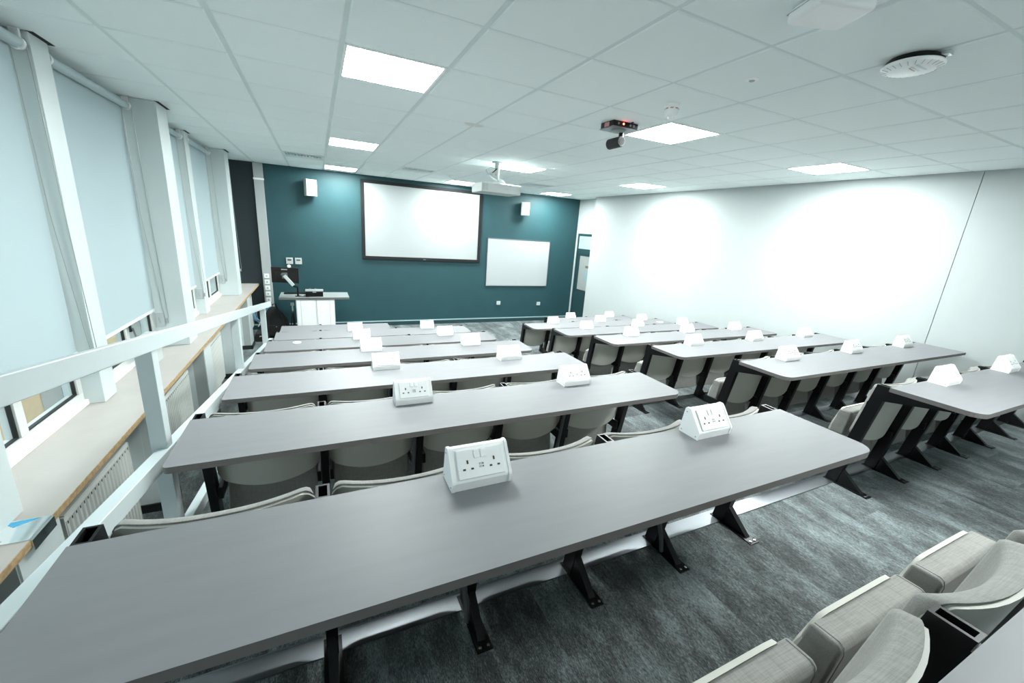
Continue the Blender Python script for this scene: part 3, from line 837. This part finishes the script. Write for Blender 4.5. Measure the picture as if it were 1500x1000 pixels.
def wspeaker(x, z, yaw, lab):
    t = thing('wall_speaker', lab, 'speaker', (x, YF, z), 'white wall speakers', 0)
    m = MB(); m.box(-.05, -.09, .10, .05, 0, .22); m.build('bracket', M['black'], t)
    R = Matrix.Rotation(yaw, 4, 'Z')
    def rb(mb, *a):
        x0,y0,z0,x1,y1,z1 = a
        c = [(x0,y0,z0),(x1,y0,z0),(x1,y1,z0),(x0,y1,z0),(x0,y0,z1),(x1,y0,z1),(x1,y1,z1),(x0,y1,z1)]
        mb.hexa([tuple(Vector((0,-.13,0)) + R @ Vector((p[0], p[1], p[2]))) for p in c])
    m = MB(); rb(m, -.105, -.075, 0, .105, .075, .32); m.build('cabinet', M['projector'], t, bevel=.015)
    m = MB(); rb(m, -.098, -.083, .008, .098, -.074, .312); m.build('grille', M['projector'], t, bevel=.004)
wspeaker(-.07, .38, .30, 'white wall speaker left of the projection screen')
wspeaker(4.745, .375, -.42, 'white wall speaker between projection screen and door, above the whiteboard')
for x, lab, lcd in ((-.54, 'left white thermostat with dark display behind the monitor', 'lcd_dark'), (-.376, 'right white thermostat with green display left of the screen', 'lcd_green')):
    t = thing('thermostat', lab, 'thermostat', (x, YF, -.985), 'thermostats on the teal wall')
    m = MB(); m.box(-.062, -.028, 0, .062, -.001, .128); m.build('case', M['projector'], t, bevel=.005)
    m = MB(); m.box(-.036, -.031, .068, .036, -.027, .10); m.build('display', M[lcd], t)
for x, z, lab in ((4.218, -1.90, 'small white wall socket low under the whiteboard, left one'), (5.41, -1.93, 'small white wall socket low on teal wall, nearest the door')):
    t = thing('wall_socket', lab, 'socket', (x, YF, z), 'low wall sockets')
    m = MB(); m.box(-.052, -.03, 0, .052, -.001, .092); m.build('plate', M['projector'], t, bevel=.004)
    m = MB(); m.box(-.012, -.0315, .03, .012, -.029, .05); m.build('port', M['grey_plastic'], t)
# white cable trunking with five faceplates
t = thing('cable_trunking', 'white vertical cable trunking on the teal wall beside the windows', 'trunking', (-.96, YF, -ZF))
m = MB(); m.box(-.08, -.055, 0, .08, -.001, H+ZF-.004); m.build('channel', M['trunk'], t, bevel=.004)
m = MB(); m.box(-.088, -.062, 2.96, .088, -.001, 2.995); m.build('joint_cover', M['pod'], t, bevel=.003)
m = MB(); m.box(.04, -.057, 0, .044, -.054, H+ZF-.006); m.build('lid_groove', M['grey_plastic'], t)
for k in range(5):
    m = MB(); z = 1.085-.122*k; m.box(-.052, -.078, z, .036, -.055, z+.088); f_ = m.build('faceplate', M['pod'], t, bevel=.004)
    m = MB(); m.box(-.022, -.080, z+.03, .006, -.077, z+.055); m.build('rocker', M['whiteboard'], f_)
# ------------------------------------------------------------------ door in the recess
def door():
    t = bpy.data.objects.new('door_1', None); COL.objects.link(t); t.location = (XRD, 9.07, -ZF); struct(t)
    top = ZF + .045
    y0, y1 = -.46, .49
    m = MB(); f = .06
    m.box(-.02, y1-f, 0, .01, y1, top); m.box(-.02, y0, 0, .01, y0+f, top); m.box(-.02, y0+f, top-f, .01, y1-f, top); m.box(-.02, y0+f, ZF-.47, .01, y1-f, ZF-.345)
    m.build('door_frame', M['teal_dark'], t, bevel=.003)
    m = MB(); m.box(-.006, y0+f, ZF-.345, .005, y1-f, top-f); m.build('transom_pane', M['transom'], t)
    m = MB()
    m.box(-.012, y1-f-.12, 0, .01, y1-f-.003, ZF-.47); m.box(-.012, y0+f+.003, 0, .01, y0+f+.12, ZF-.47)
    m.box(-.012, y0+f+.12, 0, .01, y1-f-.12, ZF-1.43); m.box(-.012, y0+f+.12, ZF-.53, .01, y1-f-.12, ZF-.47)
    m.build('door_leaf', M['teal_dark'], t)
    m = MB(); m.box(-.004, y0+f+.12, ZF-1.43, .004, y1-f-.12, ZF-.53); m.build('vision_panel', M['frost'], t)
    m = MB(); m.box(-.016, y0+f+.11, ZF-1.46, -.002, y1-f-.09, ZF-1.43); m.build('push_rail', M['alu'], t)
    return t
door()
o = MB().box(-.003, -.085, -.03, 0, .085, .03).build('door_sign', M['brown'], loc=(XRD-.005, 9.0, -.80)); tag(o, 'small dark sign fixed to the door glass', 'sign')
o = MB().box(-.003, -.13, -.16, 0, .13, .16).build('door_notice', M['paper_blue'], loc=(XRD-.005, 9.0, -1.03)); tag(o, 'pale blue notice sheet on the door glass under dark sign', 'notice')

# ------------------------------------------------------------------ lectern with monitor
t = thing('lectern', 'white lectern cabinet with overhanging pale top before the teal wall', 'lectern', (-.09, 8.42, -ZF))
m = MB(); m.box(-.60, 0, .853, .60, .62, .887, 0); m.box(-.60, -.006, .850, .60, -.0005, .8875, 1); m.build('worktop', [M['lectern_top'], M['desk_edge']], t)
m = MB(); m.box(-.33, .03, .0, .335, .55, .85); m.build('cabinet', M['pillar'], t, bevel=.004)
for x0, x1 in ((-.315, -.255), (-.248, .0), (.006, .245), (.252, .322)):
    m = MB(); m.box(x0, .022, .03, x1, .031, .83); m.build('front_panel', M['pod'], t, bevel=.002)
m = MB(); m.tube([(.02,.015,.85),(.018,.012,.6),(.03,.012,.3),(.022,.012,.05)], .004, 6); m.build('cable', M['grey_plastic'], t, smooth=True)
t = thing('control_box', 'black box with grey lid standing on the lectern', 'box', (-.10, 8.50, -ZF+.886))
m = MB(); m.box(-.15, 0, 0, .15, .22, .10); m.build('case', M['black'], t, bevel=.004)
m = MB(); m.box(-.155, -.005, .10, .155, .225, .115); m.build('lid', M['lectern_top'], t, bevel=.003)
m = MB(); m.box(-.03, -.003, .085, .03, .001, .092); m.build('label_strip', M['pale_label'], t)
for x in (-.08, .01):
    m = MB(); m.tube([(x,.1,.115),(x+.01,.1,.15)], .004, 6); m.build('aerial', M['chrome'], t)
t = thing('monitor', 'black monitor seen from behind on a silver arm over the lectern', 'monitor', (-.38, 8.55, -ZF+.886))
m = MB(); m.lathe([(.05, 0), (.05, .012), (.018, .016), (.016, .17), (.022, .175), (.022, .20)], (0,0,0), 14); m.build('pole', M['black'], t, smooth=True)
m = MB(); m.tube([(0,-.01,.185),(-.05,-.05,.20),(-.07,-.06,.215)], .022, 10); m.build('lower_arm', M['black'], t, smooth=True)
m = MB()
A0, A1 = Vector((-.06,-.07,.215)), Vector((-.20,-.06,.40))
dd = (A1-A0).normalized(); nn = Vector((0,1,0)); pp = dd.cross(nn)
m.hexa([tuple(A0+pp*a+nn*b) for a, b in ((-.028,-.02),(.028,-.02),(.028,.02),(-.028,.02))] + [tuple(A1+pp*a+nn*b) for a, b in ((-.028,-.02),(.028,-.02),(.028,.02),(-.028,.02))])
m.build('upper_arm', M['rail'], t, bevel=.008)
m = MB(); m.box(-.25,-.07,.395,-.15,.0,.425); m.box(-.24,-.01,.33,-.15,.03,.44); m.build('mount_plate', M['alu'], t, bevel=.004)
# screen, tilted back and turned
R = Matrix.Rotation(.03, 4, 'Y') @ Matrix.Rotation(.24, 4, 'X')
def slab(mb, c, hx, hy, hz):
    C0 = Vector((-.19, .045, .385))
    pts = [(-hx,-hy,-hz),(hx,-hy,-hz),(hx,hy,-hz),(-hx,hy,-hz),(-hx,-hy,hz),(hx,-hy,hz),(hx,hy,hz),(-hx,hy,hz)]
    mb.hexa([tuple(C0 + R @ (Vector(p)+Vector(c))) for p in pts])
m = MB(); slab(m, (0,.02,0), .222, .012, .150); m.build('screen_case', M['monitor'], t, bevel=.006)
m = MB(); slab(m, (0,.0,-.01), .16, .012, .095); m.build('rear_housing', M['monitor'], t, bevel=.006)
m = MB()
for k in range(5): slab(m, (-.05+k*.02,.007,.112), .007, .002, .009)
m.build('badge', M['pale_label'], t)
m = MB(); C = Vector((-.19,.045,.385)); q = C + R @ Vector((.07,.02,.155)); m.lathe([(.006,-.01),(.03,.0),(.032,.03),(.012,.045)], (q.x,q.y,q.z), 12); m.build('webcam', M['pod'], t, smooth=True)
t = thing('lectern_keyboard', 'black keyboard lying at the left end of lectern top', 'keyboard', (-.46, 8.86, -ZF+.886))
m = MB(); m.box(-.17, -.06, 0, .20, .07, .022); m.build('keys', M['black'], t, bevel=.004)
t = thing('microphone_cable', 'dark cable looping on the lectern from monitor to black box', 'cable', (-.38, 8.5, -ZF+.886))
m = MB(); m.tube([(.03,.05,.008),(.08,-.02,.008),(.14,-.05,.008),(.20,-.02,.008),(.24,.06,.008)], .007, 6); m.build('lead', M['black'], t, smooth=True)
t = thing('folding_stand', 'thin black folding stand leaning left of the lectern', 'stand', (-.49, 8.62, -ZF))
for a, b in (((-.09,-.05,0),(0,0,.62)), ((.06,-.05,0),(0,0,.62)), ((.0,.10,0),(0,0,.62))):
    m = MB(); m.tube([a, b], .011, 8); m.build('leg', M['black'], t)
m = MB(); m.tube([(0,0,.55),(0,0,.74)], .014, 8); m.box(-.03,-.012,.70,.03,.012,.76); m.build('head', M['grey_plastic'], t)

# bag and cables behind the rail
t = thing('backpack', 'black backpack slumped on the floor under the trunking', 'bag', (-.80, 9.02, -ZF))
m = MB()
rings = []
for z, rx, ry, dx in ((0,.17,.12,0),(.05,.22,.16,0),(.20,.225,.17,.0),(.36,.20,.15,-.01),(.48,.15,.11,-.03),(.56,.09,.07,-.05),(.60,.04,.03,-.05)):
    rings.append((rx, ry, z, dx))
n = 20; vr = [[m.bm.verts.new((dx + rx*math.copysign(abs(math.cos(2*PI*k/n))**.75, math.cos(2*PI*k/n)), ry*math.copysign(abs(math.sin(2*PI*k/n))**.75, math.sin(2*PI*k/n)), z)) for k in range(n)] for rx, ry, z, dx in rings]
for A, Bv in zip(vr, vr[1:]):
    for k in range(n): m.bm.faces.new([A[k], A[(k+1) % n], Bv[(k+1) % n], Bv[k]])
m.bm.faces.new(vr[0]); m.bm.faces.new(vr[-1])
m.build('bag_body', M['black_matt'], t, smooth=True, angle=80)
m = MB(); m.box(-.14,-.20,.06,.14,-.14,.28); m.build('front_pocket', M['black_matt'], t, bevel=.03)
for sx in (-1, 1):
    m = MB(); m.tube([(sx*.08,-.10,.50),(sx*.12,-.20,.40),(sx*.14,-.23,.20),(sx*.12,-.19,.06)], .014, 8); m.build('strap', M['black_matt'], t, smooth=True)
m = MB(); m.tube([(-.06,-.02,.58),(-.05,-.03,.66),(0,-.03,.67),(.02,-.02,.57)], .011, 8); m.build('top_handle', M['black_matt'], t, smooth=True)
m = MB(); m.box(-.012,-.203,.24,.012,-.199,.255); m.build('zip_pull', M['steel'], t)
t = thing('cable_coil', 'blue and white cables hanging in loops under the sill end', 'cable', (-1.14, 9.3, -ZF))
for j, (mt, rr, oy) in enumerate((('blue', .10, 0), ('pod', .12, .03), ('blue', .085, -.03), ('paper_blue', .14, .05))):
    m = MB(); pts = []
    for k in range(19):
        a = PI*(.1 + 1.9*k/18)
        pts.append((.10*math.cos(a)*(1+.1*j) + .03*j, oy + .02*math.sin(3*a), .40 + rr*1.5*math.sin(a)))
    m.tube(pts, .013, 8); m.build('loop', M[mt], t, smooth=True)
m = MB(); m.tube([(-.02,0,.15),(.05,.0,.28),(.16,.02,.46)], .012, 8); m.build('tail', M['pod'], t, smooth=True)
m = MB(); m.box(.10,-.03,.50,.18,.04,.62); m.build('plug_block', M['blue'], t, bevel=.008)
t = thing('equipment_case', 'dark low case on the floor beneath the hanging cables', 'case', (-1.05, 8.86, -ZF))
m = MB(); m.box(-.10,-.20,0,.12,.16,.16); m.build('body', M['black_matt'], t, bevel=.02)
m = MB(); m.tube([(-.02,-.2,.10),(-.02,-.23,.12),(.06,-.23,.12),(.06,-.2,.10)], .008, 6); m.build('handle', M['grey_plastic'], t, smooth=True)

# ------------------------------------------------------------------ ceiling things
t = thing('projector', 'white ceiling projector hanging before the screen', 'projector', (2.365, 5.74, .487))
m = MB(); m.box(-.30, -.20, 0, .30, .20, .125); m.build('body', M['projector'], t, bevel=.012)
for k in range(2):
    m = MB(); x = -.285+.045*k; m.box(x, -.203, .02, x+.035, -.199, .11); m.build('vent_grille', M['grey_plastic'], t)
m = MB()
for k in range(4): m.box(.05+k*.015, -.2025, .055, .061+k*.015, -.199, .067)
m.build('badge', M['grey_plastic'], t)
m = MB(); m.tube([(.08,.19,.06),(.08,.23,.06)], .05, 18); m.build('lens', M['black'], t, smooth=True)
m = MB(); m.box(-.18,-.12,.128,.22,.12,.142); m.box(-.09,-.08,.142,.10,.08,.165); m.build('mount_plate', M['projector'], t, bevel=.004)
m = MB(); m.hexa([(-.13,-.05,.235),(-.09,-.05,.265),(-.09,.0,.265),(-.13,.0,.235),(.06,-.05,.15),(.10,-.05,.175),(.10,.0,.175),(.06,.0,.15)]); m.hexa([(-.14,-.04,.24),(-.08,-.04,.22),(-.08,.04,.22),(-.14,.04,.24),(-.14,-.04,.27),(.02,-.04,.33),(.02,.04,.33),(-.14,.04,.27)]); m.build('mount_arm', M['projector'], t, bevel=.004)
m = MB(); m.tube([(-.01,-.02,.20),(-.01,-.02,H-.487-.003)], .032, 18); m.tube([(-.01,-.02,H-.487-.014),(-.01,-.02,H-.487-.003)], .075, 18); m.build('pole', M['projector'], t, smooth=True)
m = MB(); m.tube([(-.03,-.06,.33),(-.10,-.08,.27)], .008, 6); m.build('bracket_slot', M['dark_slot'], t)
m = MB(); m.tube([(-.03,-.05,.33),(-.12,-.05,.335),(-.19,-.05,.30),(-.16,-.05,.25),(-.08,-.05,.245)], .004, 6); m.build('cable', M['paper_blue'], t, smooth=True)

t = thing('tracking_camera', 'dark swivel camera under a small silver box on the ceiling', 'camera', (2.33, 3.03, H))
m = MB(); m.box(-.135,-.085,-.044,.115,.085,-.002); m.build('housing', M['black'], t, bevel=.004)
m = MB(); m.box(-.14,-.09,-.052,.12,.09,-.044); m.build('base_plate', M['alu'], t, bevel=.003)
m = MB(); m.box(-.138,-.03,-.04,-.1345,.03,-.008); m.build('sticker', M['pink'], t)
m = MB(); m.tube([(-.035,-.084,-.02),(-.035,-.089,-.02)], .007, 10); m.build('status_light', M['red_led'], t)
for x in (-.085, .035, .07):
    m = MB(); m.tube([(x,-.084,-.022),(x,-.089,-.022)], .009, 10); m.build('connector', M['alu'], t)
m = MB(); m.tube([(.02,-.086,-.016),(.03,-.12,-.004),(.05,-.10,.0)], .005, 6); m.build('lead', M['black'], t)
m = MB(); m.lathe([(.058,-.052),(.058,-.062),(.03,-.066)], (-.01,0,0), 20); m.build('turntable', M['grey_plastic'], t, smooth=True)
m = MB(); m.tube([(.02,0,-.06),(.02,0,-.105),(.012,0,-.13)], .02, 12); m.build('neck', M['black'], t, smooth=True)
ax = Vector((.10, -1, .04)).normalized(); c0 = Vector((-.005,.02,-.140))
m = MB(); m.tube([tuple(c0 - ax*.085), tuple(c0 - ax*.08), tuple(c0+ax*.05), tuple(c0+ax*.062)], [.036,.042,.042,.038], 24); m.build('barrel', M['cam_grey'], t, smooth=True)
m = MB(); m.tube([tuple(c0+ax*.06), tuple(c0+ax*.064)], .028, 20); m.build('lens', M['lens'], t, smooth=True)

t = thing('smoke_detector', 'white round smoke detector hanging beside the middle ceiling panel', 'smoke detector', (2.265, 2.40, H))
m = MB(); m.lathe([(.052,-.001),(.052,-.02),(.047,-.024)], (0,0,0), 28); m.build('base', M['pod'], t, smooth=True)
m = MB(); m.lathe([(.044,-.02),(.045,-.055),(.040,-.072),(.024,-.080),(.020,-.094),(.006,-.097)], (0,0,0), 28); m.build('sensor_head', M['pod'], t, smooth=True)
m = MB()
for k in range(8):
    a = 2*PI*k/8; m.tube([(.0435*math.cos(a+d), .0435*math.sin(a+d), -.031) for d in (-.22,-.1,.1,.22)], .004, 6)
m.build('air_slots', M['pink'], t)
t = thing('ceiling_sensor', 'small flush round sensor on the tile near smoke detector', 'sensor', (2.262, 1.81, H))
m = MB(); m.lathe([(.034,-.0005),(.033,-.006),(.02,-.008)], (0,0,0), 24); m.build('ring', M['pod'], t, smooth=True)
m = MB(); m.lathe([(.016,-.007),(.014,-.012),(.005,-.014)], (0,0,0), 16); m.build('lens', M['grey_plastic'], t, smooth=True)
t = thing('access_point', 'round white wireless unit with dark rim on the ceiling at upper right', 'wireless access point', (2.60, 1.225, H))
m = MB(); m.lathe([(.095,-.001),(.11,-.02),(.112,-.028)], (0,0,0), 32); m.build('rear_case', M['black'], t, smooth=True)
m = MB(); m.lathe([(.112,-.026),(.117,-.033),(.112,-.043),(.085,-.052),(.03,-.056)], (0,0,0), 36); m.build('cover', M['pod'], t, smooth=True)
m = MB()
for k in range(24):
    a = 2*PI*k/24
    m.tube([(.113*math.cos(a), .113*math.sin(a), -.0425), (.088*math.cos(a), .088*math.sin(a), -.0512)], .0012, 4)
m.build('ribs', M['grey_plastic'], t)
m = MB()
for k in range(5): m.box(-.062+k*.016, -.030, -.0562, -.050+k*.016, -.022, -.0545)
for k in range(3): m.box(-.05+k*.018, -.018, -.0562, -.036+k*.018, -.012, -.0545, 1)
m.box(-.07, -.055, -.0555, .02, -.045, -.0525)
m.build('printed_label', [M['pale_label'], M['orange_label']], t)
m = MB(); m.box(-.015,-.135,-.022,.02,-.10,-.003); m.build('clip', M['steel'], t, bevel=.003)
t = thing('ceiling_box', 'white rounded box on ceiling, cut by the top picture edge', 'box', (1.80, 1.16, H), rotz=-.35)
m = MB(); m.box(-.11,-.09,-.055,.11,.09,-.001); m.build('case', M['pod'], t, bevel=.016, seg=3)
m = MB(); m.box(-.112,-.092,-.020,.112,.092,-.018); m.build('joint_line', M['grey_plastic'], t, bevel=.0008)
for x, y, r, lab in ((2.33, 7.93, .05, 'small white round sensor on ceiling left of projector, farther one'), (2.29, 7.18, .06, 'small flat white disc on the ceiling above the projector')):
    t = thing('ceiling_sensor', lab, 'sensor', (x, y, H))
    m = MB(); m.lathe([(r,-.0005),(r*.95,-.012),(r*.5,-.02)], (0,0,0), 20); m.build('ring', M['pod'], t, smooth=True)
    m = MB(); m.lathe([(r*.45,-.018),(r*.3,-.045 if r < .055 else -.022)], (0,0,0), 16); m.build('lens', M['pod'], t, smooth=True)

# ------------------------------------------------------------------ daylight
w = bpy.data.worlds.new('overcast_sky'); scene.world = w; w.use_nodes = True
nt = w.node_tree; bg = nt.nodes['Background']
bg.inputs[0].default_value = (0.78, 0.92, 1.0, 1); bg.inputs[1].default_value = 0.30

# ------------------------------------------------------------------ camera
cam = bpy.data.cameras.new('camera'); co = bpy.data.objects.new('camera', cam); COL.objects.link(co)
cam.sensor_width = 36; cam.sensor_fit = 'HORIZONTAL'; cam.lens = 594.53/1500*36; cam.clip_start = 0.02; cam.clip_end = 200
Rw = ((0.9052784510158678, -0.41920765433722906, 0.06881764796431988), (-0.0506639393374593, -0.2673744908377264, -0.9622598645376713), (0.4217867842608076, 0.867626546501591, -0.26328707607587226))
right, down, fwd = [Vector(r) for r in Rw]
mw = Matrix.Identity(4)
for i in range(3):
    mw[i][0] = right[i]; mw[i][1] = -down[i]; mw[i][2] = -fwd[i]
co.matrix_world = mw
scene.camera = co
# lift everything so that the front floor is z = 0
for o in list(COL.objects):
    if o.parent is None: o.location.z += ZF

vs = scene.view_settings
vs.view_transform = 'Standard'; vs.look = 'None'; vs.gamma = 1.0; vs.use_curve_mapping = False
vs.exposure = 2.9
